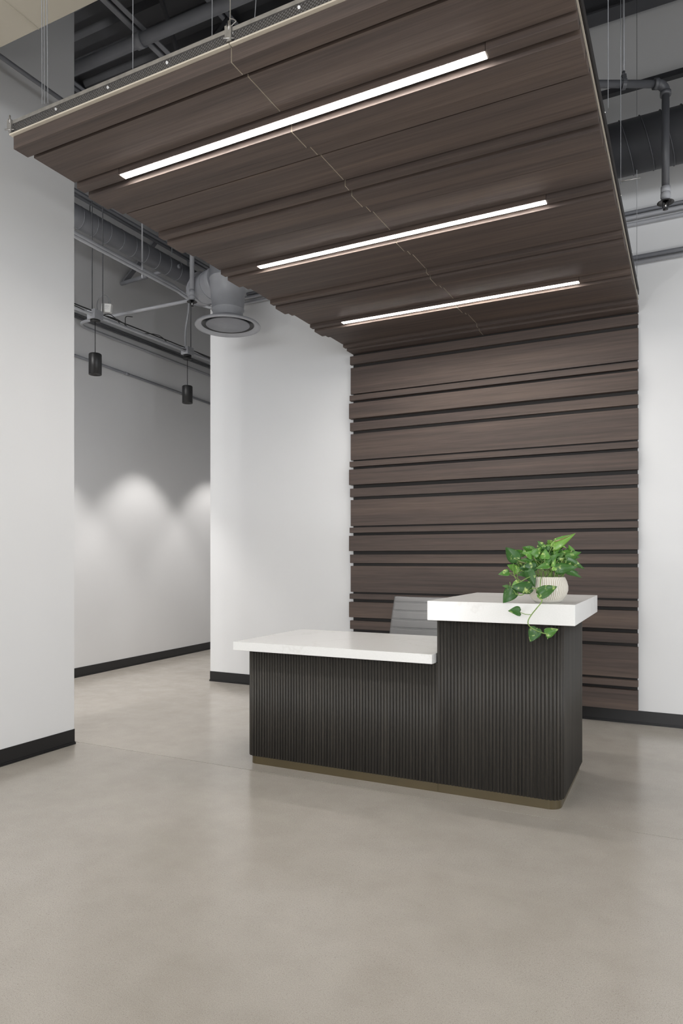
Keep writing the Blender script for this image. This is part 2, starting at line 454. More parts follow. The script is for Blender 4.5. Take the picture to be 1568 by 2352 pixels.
def cw(y, off): return cor_x(y) + off
# conduits on the corridor wall
pipe('conduit', [(cw(3.5, .03), 3.5, 3.415), (cw(9.4, .03), 9.4, 3.44)], .015, 'grey_paint', 'lowest dark conduit running along the corridor wall behind the pendants', 'conduit',
     couplings=[((cw(6.1, .03), 6.1, 3.426), (-.05, 1, 0))])
lp = [Vector((cw(9.4, .035), 9.4, 3.86)), Vector((cw(5.6, .035), 5.6, 3.765))] + arc((cw(5.5, .035), 5.5, 3.763), (cw(5.30, .03), 5.30, 3.76), (-5.58, 5.28, 3.755), 6) + [Vector((-4.0, 5.30, 3.755))]
pipe('conduit', lp, .016, 'grey_light', 'light grey conduit looping off the corridor wall across to the diffuser', 'conduit')
pipe('conduit', [(cw(3.6, .03), 3.6, 3.80), (cw(9.4, .03), 9.4, 4.02)], .012, 'grey_dark', 'dark thin conduit on the corridor wall behind the pendant track', 'conduit')
pipe('conduit', [(cw(3.6, .03), 3.6, 3.77), (cw(9.4, .03), 9.4, 3.99)], .012, 'grey_dark', 'second dark conduit just below its twin on the corridor wall', 'conduit')
pipe('conduit', [(-5.81, 6.03, 4.458), (-4.95, 6.03, 4.50)], .022, 'grey_paint', 'short grey pipe stub reaching from the corridor wall under the duct', 'pipe', couplings=[((-5.45, 6.03, 4.477), (1, 0, 0))])

# pendant track (strut) with junction boxes
tk0 = Vector((-4.93, 3.3, 3.525)); tk1 = Vector((-5.30, 8.9, 3.80))
r = empty('pendant_rail', tk0); tag(r, 'grey suspended conduit rail carrying the corridor pendants', 'conduit rail')
MB().ring_tube([(0, 0, 0), tk1 - tk0], .016, 10).build('rail_tube', 'grey_light', r)
b = MB().ring_tube([Vector((.0, 0, .035)), tk1 - tk0 + Vector((0, 0, .035))], .006, 6)
q = [(tk1 - tk0) * t + Vector((.03 * math.sin(t * 60), 0, .022 + .02 * math.sin(t * 45))) for t in [i / 60 for i in range(61)]]
b.ring_tube(q, .004, 6); b.build('strapped_wire', 'black', r)
def on_rail(y): t = (y - tk0.y) / (tk1.y - tk0.y); return tk0.lerp(tk1, t)

def make_pendant():
    r = empty('pendant_light')
    MB().lathe([(.0, .2), (.052, .2), (.0585, .195), (.060, .188), (.060, 0), (.0575, -.001), (.055, .0), (.048, .006), (.030, .022), (.020, .026)], seg=40).build('shade', 'black', r)
    MB().lathe([(.0, .028), (.021, .028), (.021, .024), (0, .024)], seg=24).build('lamp', 'lamp', r)
    return r
P0 = make_pendant()
PD = [(4.88, 3.035, 'black cylinder pendant light beside the left wall, nearer of the two in the corridor'),
      (6.38, 3.075, 'black cylinder pendant light hanging under the round diffuser, farther of the two'),
      (7.88, 3.11, 'black cylinder pendant light deeper in the corridor behind the white wall corner'),
      (3.42, 3.0, 'black cylinder pendant light added unseen behind the left wall to brighten the corridor')]  # last pendant is unseen, added for more light on the corridor floor
for i, (y, z, lab) in enumerate(PD):
    o = P0 if i == 0 else copy_tree(P0)
    q = on_rail(y); o.location = (q.x, q.y, z)
    tag(o, lab, 'pendant light', 'corridor pendant lights')
    MB().ring_tube([(0, 0, .199), (0, 0, q.z - z - .06)], .0035, 8).build('cord', 'black', o)
    MB().lathe([(0, -.062), (.045, -.062), (.047, -.058), (.047, -.045), (0, -.045)], seg=32).build('canopy_plate', 'black', o).location = (0, 0, q.z - z)
    # junction box on the rail
    j = empty('junction_box', (q.x, q.y, q.z)); tag(j, ['grey square junction box on the rail beside the white driver box', 'grey double junction box on the rail with flexible conduit entering from above',
        'grey junction box on the rail behind the white wall corner', 'grey junction box of the added pendant, unseen behind the left wall'][i], 'junction box', 'pendant junction boxes')
    MB().box(-.05, .05, -.055, .055, -.044, .045).build('box_body', 'grey_light', j, .003)
    MB().box(-.053, .053, -.058, .058, .004, .010).build('box_rim', 'grey_light', j)
    ld = bpy.data.lights.new('pendant_spot', 'SPOT'); ld.energy = 78; ld.spot_size = math.radians(88); ld.spot_blend = .45; ld.shadow_soft_size = .03; ld.color = (1, .96, .92)
    lo = bpy.data.objects.new('pendant_spot', ld); COL.objects.link(lo); lo.location = (q.x, q.y, z - .01)
# suspension rods of rail
for y, dx in ((4.86, -.02), (4.93, .05), (6.42, .02), (8.0, 0)):
    q = on_rail(y)
    tag(MB().ring_tube([(q.x + dx, y, q.z + .03), (q.x + dx, y, ZT)], .005, 8).build('hanger_rod', 'grey_dark'),
        {4.86: 'thin dark rod holding the rail right above the nearer pendant', 4.93: 'thin dark rod beside the white driver box', 6.42: 'thin rod above the farther pendant box', 8.0: 'thin rod holding the rail behind the wall corner'}[y], 'hanger rod', 'pendant rail hanger rods')
# surface conduit dropping past pendant 1 to a small box on the wall pipe
pipe('conduit', [(cw(5.12, .04), 5.12, 5.4), (cw(5.12, .04), 5.12, 3.43)], .010, 'grey_paint', 'thin vertical conduit on the corridor wall passing behind the nearer pendant', 'conduit')
tag(MB().box(-.03, .03, -.03, .03, -.06, .06).build('outlet_box', 'grey_paint', None, .002), 'small grey outlet box on the corridor wall conduit behind the nearer pendant', 'outlet box').location = (cw(5.13, .04), 5.13, 3.42)
# white driver box
q = on_rail(4.95); r = empty('driver_box', (q.x + .06, q.y + .02, q.z + .045), (0, .12, .35)); tag(r, 'small white driver box perched on the corridor rail', 'driver box')
MB().box(-.048, .048, -.02, .02, 0, .082).build('case', 'white_plastic', r, .004)
b = MB().box(-.010, .028, -.0212, -.0205, .058, .061).box(-.012, .022, -.0212, -.0205, .046, .048).box(-.012, .03, -.0212, -.0205, .030, .0315)
b.build('printed_label', 'grey_paint', r)
for sx in (.012, .028):
    MB().ring_tube(spline([(sx, 0, .08), (sx - .005, 0, .12), (-.03, 0, .165), (-.09, 0, .14), (-.105, 0, .06), (-.08, 0, -.01)], 5), .0025, 6).build('lead_wire', 'cable', r)
# loose cables
pipe('loose_cable', spline([(-4.953, 4.919, 3.613), (-4.982, 5.016, 3.649), (-5.003, 5.117, 3.641), (-5.069, 5.251, 3.637), (-5.102, 5.347, 3.662), (-5.131, 5.388, 3.764), (-5.141, 5.495, 3.80)], 6), .004, 'black', 'loose black cable looping from the driver box to the conduit', 'cable')
q = on_rail(6.34)
pipe('flexible_conduit', spline([(q.x, q.y, q.z + .04), (q.x + .005, q.y, q.z + .25), (q.x + .05, q.y, q.z + .5), (q.x + .04, q.y, q.z + .9), (q.x + .03, q.y, q.z + 1.1)], 6), .011, 'grey_light', 'ribbed grey flexible conduit rising from the farther junction box', 'conduit')
# elbow conduit near the bridging
pipe('conduit', spline([(-5.0, 5.75, 4.85), (-4.9, 5.8, 4.93), (-4.7, 5.85, 4.95), (-4.5, 5.9, 4.88), (-4.45, 5.9, 4.6)], 6), .02, 'grey_light', 'bent grey conduit curving over the end of the round duct', 'conduit')
pipe('hanger_rod', [(-4.575, 5.02, 3.94), (-4.575, 5.02, ZT)], .007, 'grey_light', 'grey threaded rod clamped to the twin conduits beside the duct', 'hanger rod', couplings=[((-4.575, 5.02, 4.05), (0, 0, 1)), ((-4.575, 5.02, 3.96), (0, 0, 1))])
pipe('hanger_rod', [(-5.28, 5.05, 4.62), (-5.28, 5.05, ZT)], .004, 'grey_dark', 'thin rod above the near end of the duct', 'hanger rod')
pipe('hanger_rod', [(-5.0, 5.95, 4.60), (-5.0, 5.95, ZT)], .005, 'grey_paint', 'thin rod above the middle of the duct', 'hanger rod')

def sprinkler_head(parent, z):
    """hanging pendant head: adapter, escutcheon, frame arms, bulb, deflector; hangs below z"""
    MB().lathe([(.024, 0), (.028, -.004), (.028, -.03), (.02, -.034), (.018, -.05), (0, -.05)], c=(0, 0, z), seg=20).build('adapter', 'grey_light', parent)
    MB().lathe([(0, -.048), (.03, -.047), (.047, -.058), (.047, -.060), (.03, -.050), (0, -.050)], c=(0, 0, z), seg=32).build('escutcheon', 'black', parent)
    b = MB()
    for s_ in (-1, 1):
        b.ring_tube(spline([(s_ * .011, 0, z - .05), (s_ * .017, 0, z - .07), (s_ * .013, 0, z - .088), (0, 0, z - .095)], 4), .003, 8)
    b.lathe([(0, -.098), (.015, -.098), (.015, -.1), (0, -.1)], c=(0, 0, z), seg=16)
    b.build('frame', 'black', parent)
    MB().lathe([(0, -.05), (.005, -.055), (.005, -.08), (0, -.09)], c=(0, 0, z), seg=12).build('glass_bulb', 'chrome', parent)
r = empty('sprinkler_drop', (-4.01, 5.05, 3.68)); tag(r, 'light grey vertical sprinkler pipe and head hanging left of the round diffuser', 'sprinkler')
MB().ring_tube([(0, 0, 0), (0, 0, 2.04)], .021, 20).build('drop_pipe', 'grey_light', r)
MB().ring_tube([(0, 0, -.002), (0, 0, .05)], .026, 20).build('reducer', 'grey_light', r)
sprinkler_head(r, 0)

# sprinkler at right: level branch, elbow, drop
RV = Vector((math.cos(TH), math.sin(TH), 0))
def camp(u, v, z):  # only used to fix the drop's plan position from measured bearings
    x = (u - 784) / F
    return Vector(((-math.sin(TH) + math.cos(TH) * x) * z, (math.cos(TH) + math.sin(TH) * x) * z, HC - (v - 1283) / F * z))
ED = camp(1528, 193, 4.10); zb = 3.45
r = empty('sprinkler_branch', (ED.x, ED.y, zb)); tag(r, 'dark grey sprinkler branch pipe with elbow and drop at the top right', 'sprinkler')
hz = ED.z - zb
MB().ring_tube([(0, 0, 0), (0, 0, hz - .05)], .0215, 24).build('drop_pipe', 'grey_dark', r)
MB().ring_tube([-RV * .05 + Vector((0, 0, hz)), -RV * 1.6 + Vector((0, 0, hz))], .0215, 24).build('branch_pipe', 'grey_dark', r)
b = MB().ring_tube(arc(-RV * .06 + Vector((0, 0, hz)), Vector((0, 0, hz)), Vector((0, 0, hz - .06)), 8), .027, 24)
b.ring_tube([-RV * .07 + Vector((0, 0, hz)), -RV * .045 + Vector((0, 0, hz))], .031, 24).ring_tube([(0, 0, hz - .07), (0, 0, hz - .045)], .031, 24)
b.build('elbow', 'grey_dark', r)
hp = -RV * .25
MB().ring_tube([hp + Vector((0, 0, hz + .05)), hp + Vector((0, 0, ZT - zb))], .006, 10).build('hanger_rod', 'cable', r)
lp = [hp + Vector((0, 0, hz)) + Vector((-RV.y, RV.x, 0)) * .027 * math.sin(a) + Vector((0, 0, .032 * math.cos(a) + (.022 if math.cos(a) > .8 else 0))) for a in [i * 2 * PI / 16 for i in range(17)]]
b = MB()
for i in range(16): b.bar(lp[i], lp[i + 1], .022, .003)
b.ring_tube([hp + Vector((0, 0, hz + .04)), hp + Vector((0, 0, hz + .075))], .009, 8)
b.build('pipe_hanger', 'grey_dark', r)
MB().ring_tube([(0, 0, -.0), (0, 0, .035)], .027, 20).build('reducer', 'grey_light', r)
sprinkler_head(r, 0)

# big spiral duct at right
r = empty('spiral_duct', (0, 5.31, 4.205)); tag(r, 'large dark grey spiral duct crossing in front of the back wall at top right', 'air duct')
MB().ring_tube([(-1.1, .018, 0), (4.3, -.06, 0)], .18, 48).build('duct_body', 'grey_dark', r)
b = MB(); x = -1.0
while x < 4.2:
    pts = []
    for k in range(33):
        a = 2 * PI * k / 32
        pts.append(Vector((x - .050 * math.cos(a), .183 * math.sin(a) - .012 * x, .183 * math.cos(a))))
    b.ring_tube(pts, .0035, 6, cap=False); x += .131
b.build('spiral_seam', 'grey_dark', r)

# ------------------------------------------------------------------ canopy
CAN = empty('slatted_canopy', (-1.5, 5.5, 3.17), (.0057, 0, -.0115))
tag(CAN, 'suspended dark brown wood slat canopy with three lit slots over the reception desk', 'ceiling canopy')
XL, XR = -1.22, 1.212; LX0, LX1 = -.936, .887
SEAM = .006
def slat(b, x0, x1, y0, y1, z, zt=.037):
    # end faces: the seam side shows the raw core
    e = {}
    if abs(x1 - SEAM) < .01: e[4] = 1
    if abs(x0 - SEAM) < .01: e[5] = 1
    b.box(x0, x1, y0, y1, z, zt, e)
per = .6018
Ak = [.042 - per * (5 - k) for k in range(6)]
for side, (sx0, sx1) in (('l', (XL, SEAM - .002)), ('r', (SEAM + .002, XR))):
    b = MB()
    slat(b, sx0, sx1, -3.334, -3.257, .0085, .066)                 # fascia lip
    slat(b, sx0, sx1, Ak[0] - .257, Ak[0] - .014, .023)
    for k, a in enumerate(Ak):
        if k % 2 == 0:
            if side == 'l': slat(b, sx0, LX0, a, a + .050, 0)
            else: slat(b, LX1, sx1, a, a + .050, 0)
        else: slat(b, sx0, sx1, a, a + .050, 0)
        if k == 5:
            slat(b, sx0, sx1, a + .076, a + .218, -.013); continue
        slat(b, sx0, sx1, a + .076, a + .211, -.013)
        slat(b, sx0, sx1, a + .241, a + .317, .0085)
        slat(b, sx0, sx1, a + .345, a + .588, .023)
    o = b.build('slat_panel', ['wood', 'wood_core'], CAN, .0009)
    MB().box(sx0 + .004, sx1 - .004, -3.318, .235, .0365, .066).build('backing_board', 'wood_back', CAN)
    b = MB(); e0 = sx0 - (.010 if side == 'l' else 0); e1 = sx1 + (.002 if side == 'r' else 0)
    b.box(e0, e1, -3.349, .20, .067, .0735)
    b.build('edge_strip', 'wood_core', CAN)
# perforated steel track round the top
for nm, bx in (('l', (XL - .004, SEAM - .012)), ('r', (SEAM + .012, XR + .004))):
    b = MB(); b.box(bx[0], bx[1], -3.340, -3.337, .082, .118); b.box(bx[0], bx[1], -3.340, -3.30, .0755, .078)
    b.build('steel_track', 'perf', CAN)
    b = MB(); b.box(bx[0], bx[1], -3.337, -3.29, .120, .123).box(bx[0], bx[1], -3.345, -3.337, .116, .132)
    b.build('track_lip', 'galv', CAN)
MB().box(XR + .004, XR + .010, -3.34, .12, .076, .122).box(XR - .03, XR + .004, -3.34, .12, .118, .122).build('side_track', 'wood_back', CAN)
MB().box(XL - .006, XL - .003, -3.34, .12, .078, .12).build('side_track', 'wood_back', CAN)
                                                           # brackets and screws
for x in (XL - .004, SEAM):
    b = MB().box(x - .010, x + .010, -3.352, -3.335, .078, .135).box(x - .022, x - .012, -3.348, -3.338, .10, .145)
    b.ring_tube([(x - .02, -3.36, .09), (x + .02, -3.34, .09)], .004, 6).ring_tube([(x, -3.35, .12), (x, -3.35, .155)], .004, 6)
    b.build('track_bracket', 'galv', CAN)
for x in (-.93, -.62, -.30, .31, .62, .93, 1.1): MB().ring_tube([(x, -3.346, .100), (x, -3.338, .104)], .006, 8).build('track_screw', 'chrome', CAN)
for y in (-3.0, -2.2, -1.4, -.6): MB().ring_tube([(XR + .014, y, .112), (XR + .008, y, .112)], .0035, 8).build('track_screw', 'chrome', CAN)

for k, lab in ((0, 'longest-looking lit linear fixture, set in the canopy nearest its front edge'), (2, 'lit linear fixture in the middle of the wood canopy'), (4, 'lit linear fixture in the canopy nearest the slatted wall')):
    fx = empty('linear_light'); fx.matrix_world = Matrix.Translation((-1.5, 5.5, 3.17)) @ Matrix.Rotation(-.0115, 4, 'Z') @ Matrix.Rotation(.0057, 4, 'X') @ Matrix.Translation(((LX0 + LX1) / 2, Ak[k] + .025, 0))
    tag(fx, lab, 'linear light', 'linear lights in the canopy')
    h_ = (LX1 - LX0) / 2 - .002
    b = MB().box(-h_, h_, -.023, -.019, .001, .036).box(-h_, h_, .019, .023, .001, .036).box(-h_, h_, -.019, .019, .030, .036).box(-h_, -h_ + .003, -.019, .019, .001, .03).box(h_ - .003, h_, -.019, .019, .001, .03)
    b.build('housing', 'wood', fx)
    MB().box(-h_ + .003, h_ - .003, -.0185, .0185, -.001, .004).build('diffuser', 'lens', fx)

# suspension cables
def cable(name, a, c, label, rad=.0018, mat='cable', group='canopy suspension cables'):
    return tag(MB().ring_tube([a, c], rad, 6).build(name, mat), label, 'cable', group)
cable('suspension_cable', (-2.545, 2.158, 3.29), (-2.560, 2.158, ZT), 'leftmost of the three strands above the canopy front, by the left wall')
cable('suspension_cable', (-2.533, 2.160, 3.29), (-2.538, 2.158, ZT), 'middle of the three strands above the canopy front, by the left wall')
cable('suspension_cable', (-2.515, 2.163, 3.29), (-2.545, 2.162, ZT), 'rightmost of the three strands above the canopy front, by the left wall')
cable('suspension_cable', (-2.024, 2.166, 3.285), (-2.024, 2.166, ZT), 'single cable above the canopy front, left of the seam')
cable('suspension_cable', (-1.724, 2.30, 3.29), (-1.717, 2.30, ZT), 'cable behind the canopy front, just left of the seam')
cable('suspension_cable', (-1.60, 2.4, 3.29), (-1.47, 2.5, ZT), 'slanting cable just right of the canopy seam')
w = MB().ring_tube(spline([(-1.525, 2.162, 3.255), (-1.520, 2.158, 3.275), (-1.532, 2.156, 3.282), (-1.520, 2.156, 3.292), (-1.505, 2.156, 3.300), (-1.520, 2.158, 3.315), (-1.536, 2.16, 3.33), (-1.535, 2.162, 3.40), (-1.530, 2.165, ZT)], 5), .0022, 6)
tag(w.build('suspension_cable', 'galv'), 'twisted wire hooked to the canopy seam bracket', 'cable', 'canopy suspension cables')
cable('suspension_cable', (-.287, 3.261, 3.27), (-.285, 3.261, ZT), 'leftmost cable on the right side of the canopy')
cable('suspension_cable', (-.285, 3.956, 3.27), (-.285, 3.95, ZT), 'middle cable on the right side of the canopy')
cable('suspension_cable', (-.275, 5.30, 3.27), (-.275, 5.30, ZT), 'cable at the back right corner of the canopy, beside the wall panel')
tag(MB().ring_tube([(-.288, 3.956, 3.285), (-.19, 3.99, 3.30)], .003, 6).build('cable_tail', 'galv'), 'bright stub of wire poking out beside the middle right cable', 'wire')

# ------------------------------------------------------------------ wall panel
PAN = empty('slatted_wall_panel', (-2.735, 5.772, 0), (0, 0, -.016))
tag(PAN, 'tall dark brown horizontal wood slat panel on the back wall behind the desk', 'wall panel')
LW = 2.449
b = MB()
def ws(z1, z0, p):
    b.box(0, LW, -p, 0.0, z0, z1)
ws(3.136, 3.060, .036); ws(3.032, 2.790, .022)
for k in range(5):
    a = 2.772 - .6085 * k
    ws(a, a - .048, .045)
    if k == 4: ws(a - .074, .113, .057); break
    ws(a - .075, a - .215, .057); ws(a - .248, a - .325, .036); ws(a - .352, a - .592, .022)
b.build('slat_face', 'wood', PAN, .0009)
b = MB().box(.018, LW - .006, 0.0, .012, .118, 3.18); b.build('backing_board', 'wood_back', PAN)

# ------------------------------------------------------------------ reception desk
DK = empty('reception_desk', (-1.18, 3.6, 0)); tag(DK, 'black fluted reception desk with white quartz tops on a bronze base', 'reception desk')
def rr_path(x0, x1, y0, y1, r, left=True, right=True, n=8):
    """plan outline starting at the back left, down the left side, along the front, up the right side"""
    P = [(x0, y1)]
    if left:
        for i in range(n + 1):
            a = PI + i / n * PI / 2; P.append((x0 + r + r * math.cos(a), y0 + r + r * math.sin(a)))
    else: P.append((x0, y0))
    if right:
        for i in range(n + 1):
            a = 1.5 * PI + i / n * PI / 2; P.append((x1 - r + r * math.cos(a), y0 + r + r * math.sin(a)))
    else: P.append((x1, y0))
    P.append((x1, y1)); return P
def prism(b, P, z0, z1):
    lo = [b.bm.verts.new((x, y, z0)) for x, y in P]; hi = [b.bm.verts.new((x, y, z1)) for x, y in P]; n = len(P)
    for i in range(n): b.face([lo[i], lo[(i + 1) % n], hi[(i + 1) % n], hi[i]])
    b.face(lo[::-1]); b.face(hi)
def reeded(x0, x1, y0, y1, r, left, right, z0, z1, pitch=.0189, rr=.0088):
    """carcass core wrapped in half-round reeds following its outline"""
    b = MB(); P = rr_path(x0, x1, y0, y1, r, left, right); prism(b, P, z0, z1)
    seg = [(Vector(P[i]), Vector(P[i + 1])) for i in range(len(P) - 1)]
    L = sum((q - p).length for p, q in seg); n = round(L / pitch); pt = L / n
    def atl(s_):
        for p, q in seg:
            l = (q - p).length
            if s_ <= l: t = (q - p) / l; return p + t * s_, t
            s_ -= l
        return q, t
    K = 7
    for i in range(n):
        c, t = atl((i + .5) * pt); nrm = Vector((t.y, -t.x))
        lo, hi = [], []
        for k in range(K + 1):
            a = PI * k / K; w = pt * .44
            p = c - t * w * math.cos(a) + nrm * (rr * math.sin(a))
            lo.append(b.bm.verts.new((p.x, p.y, z0 - .002))); hi.append(b.bm.verts.new((p.x, p.y, z1)))
        for k in range(K): b.face([lo[k], lo[k + 1], hi[k + 1], hi[k]], True)
        b.face(lo[::-1]); b.face(hi)
    return b
off = Vector((1.18, -3.6, 0))
def dpart(b, nm, mat, bev=0):
    o = b.build(nm, mat, DK, bev); o.location = off; return o
FY = 3.585
dpart(reeded(-2.412, -1.1845, FY, 4.33, .045, True, False, .052, .703), 'fluted_panel', 'reed')
dpart(reeded(-1.1800, -.535, FY, 4.345, .062, False, True, .052, .945), 'fluted_panel', 'reed')
b = MB(); prism(b, rr_path(-2.405, -1.1825, FY + .004, 4.32, .05, True, False), 0, .052); dpart(b, 'plinth', 'bronze')
b = MB(); prism(b, rr_path(-1.1815, -.542, FY + .004, 4.335, .062, False, True), 0, .052); dpart(b, 'plinth', 'bronze')
b = MB(); prism(b, [(-2.485, 3.527), (-1.195, 3.527), (-1.1915, 3.545), (-1.1915, 4.385), (-2.485, 4.385)], .703, .755); dpart(b, 'worktop', 'quartz', .002)
b = MB().box(-1.199, -.453, 3.462, 4.455, .945, 1.047); dpart(b, 'transaction_top', 'quartz', .002)

# ------------------------------------------------------------------ chair behind the desk
CH = empty('office_chair', (-1.75, 4.98, 0), (0, 0, -.02)); tag(CH, 'grey ribbed leather office chair tucked behind the desk', 'office chair')
b = MB(); NX, NZ = 16, 200
def back_pt(u, t, side):
    hw = .232 + .035 * (1 - t) ** 1.2
    z = .47 + t * .51
    q_ = (((1 - t) * .51 + .030) % .064) / .064; g_ = min(abs(q_ - .06), abs(q_ - .18), abs(q_ - 1.06)); rib = .006 * (1 - math.exp(-(g_ / .035) ** 2)) if .0 < t < 1 else 0
    y = -.12 - .03 * math.sin(t * PI) + .05 * t + .045 * u * u
    edge = 1 - max(0, abs(u) - .93) / .07
    th = (.016 + rib) * math.sqrt(max(0, edge)) * (1 if t < .97 else math.sqrt(max(0, (1 - t) / .03)))
    return Vector((u * hw, y - side * th, z))
for side in (1, -1):
    g = [[b.bm.verts.new(back_pt(-1 + 2 * i / NX, j / NZ, side)) for i in range(NX + 1)] for j in range(NZ + 1)]
    for j in range(NZ):
        for i in range(NX):
            b.face([g[j][i], g[j][i + 1], g[j + 1][i + 1], g[j + 1][i]], True)
bmesh.ops.remove_doubles(b.bm, verts=b.bm.verts, dist=.0008)
b.build('backrest', 'leather', CH)
MB().box(-.24, .24, -.34, .10, .42, .48).build('seat', 'leather', CH, .02)
for s_ in (-1, 1): MB().ring_tube(spline([(s_ * .25, -.30, .42), (s_ * .255, .0, .41), (s_ * .25, -.08, .50), (s_ * .235, -.10, .60)], 6), .011, 8).build('side_frame', 'chrome', CH)
MB().ring_tube([(0, -.1, .08), (0, -.1, .42)], .028, 16).build('gas_column', 'chrome', CH)
b = MB()
for k in range(5):
    a = 2 * PI * k / 5 + .3; b.bar((0, -.1, .09), (.29 * math.cos(a), -.1 + .29 * math.sin(a), .07), .04, .025)
b.build('star_base', 'chrome', CH)
for k in range(5):
    a = 2 * PI * k / 5 + .3; x, y = .29 * math.cos(a), -.1 + .29 * math.sin(a)
    MB().ring_tube([(x - .02, y, .028), (x + .02, y, .028)], .028, 16).build('caster', 'black', CH)

# ------------------------------------------------------------------ potted plant
PT = empty('potted_pothos', (-.603, 3.592, 1.047)); tag(PT, 'variegated pothos plant in a white ribbed ceramic bowl on the raised desk top', 'potted plant')
PO = Vector(PT.location)
b = MB(); SEG = 448
prof = [(0, 0), (.055, 0), (.062, .003), (.078, .018), (.092, .04), (.100, .063), (.100, .085), (.094, .108), (.086, .126), (.0835, .130), (.080, .131), (.077, .128), (.080, .11), (.07, .105), (0, .105)]
rings = []
for r_, z in prof:
    if r_ == 0: rings.append([b.bm.verts.new((0, 0, z))]); continue
    row = []
    for k in range(SEG):
        a = 2 * PI * k / SEG; ph = (k % 8)
        g = -.0022 if (ph == 1 and .004 < z < .1285 and r_ > .06) else 0
        sw = .35 * (z - .065) / .13
        row.append(b.bm.verts.new(((r_ + g) * math.cos(a + sw * 0), (r_ + g) * math.sin(a), z)))
    rings.append(row)
for j, (r0, r1) in enumerate(zip(rings, rings[1:])):
    for k in range(SEG):
        k2 = (k + 1) % SEG
        if len(r0) == 1: f = b.face([r0[0], r1[k2], r1[k]], True)
        elif len(r1) == 1: f = b.face([r0[k], r0[k2], r1[0]], True)
        else: f = b.face([r0[k], r0[k2], r1[k2], r1[k]], True)
        if 2 < j < 9 and k % 8 in (0, 1): f.material_index = 1
b.build('pot', ['glaze', 'groove'], PT)
MB().lathe([(0, .122), (.05, .124), (.079, .118), (.079, .106), (0, .106)], seg=32).build('soil', 'soil', PT)

VD = Vector((-math.sin(TH), math.cos(TH), 0))
def pp(cx_, cy_, dz=0.0):   # measured outline points of the plant, set on its own depth
    return camp(1100 + cx_ / 4.9, 1180 + cy_ / 4.9, 3.49 + dz) - PO
leaf_bm = bmesh.new(); lay = leaf_bm.loops.layers.color.new('tone')
def leaf(base, tip, width, tilt, tone, varieg=.0, brown=0.0, droop=.12, fold=.35):
    base, tip = Vector(base), Vector(tip); ax = tip - base; L = ax.length; ax.normalize()
    view = (camp(1257, 1300, 1.0) - Vector((0, 0, HC))).normalized()
    side = ax.cross(view)
    if side.length < .1: side = ax.cross(Vector((0, 0, 1)))
    side.normalize(); side = (Matrix.Rotation(tilt, 4, ax) @ side).normalized()
    nrm = side.cross(ax).normalized()
    if nrm.z < 0 and abs(nrm.z) > .2: nrm = -nrm
    NL, NW = 10, 3; rows = []
    for i in range(NL + 1):
        t = i / NL
        w = math.sin(PI * min(1, t * .92 + .08) ** .62) ** .85 * (1 - .25 * t)
        if i == NL: w = 0
        if i == 0: w = .42
        c = base + ax * L * t + nrm * (L * droop * 4 * (t * (1 - t)) - L * droop * t * t)
        row = []
        for j in range(-NW, NW + 1):
            s_ = j / NW; back = -.09 * L * abs(s_) * (1 - t) ** 3 if i < 3 else 0
            row.append(leaf_bm.verts.new(c + side * (width / 2 * w * s_) + nrm * (abs(s_) * width / 2 * w * fold) + ax * back + nrm * (.01 * L * math.sin(9 * t + 3 * s_))))
        rows.append(row)
    for r0, r1 in zip(rows, rows[1:]):
        for j in range(2 * NW):
            try: f = leaf_bm.faces.new([r0[j], r0[j + 1], r1[j + 1], r1[j]])
            except ValueError: continue
            f.smooth = True
            for lp_ in f.loops: lp_[lay] = (tone, varieg, brown if (j < 2) else 0, 1)
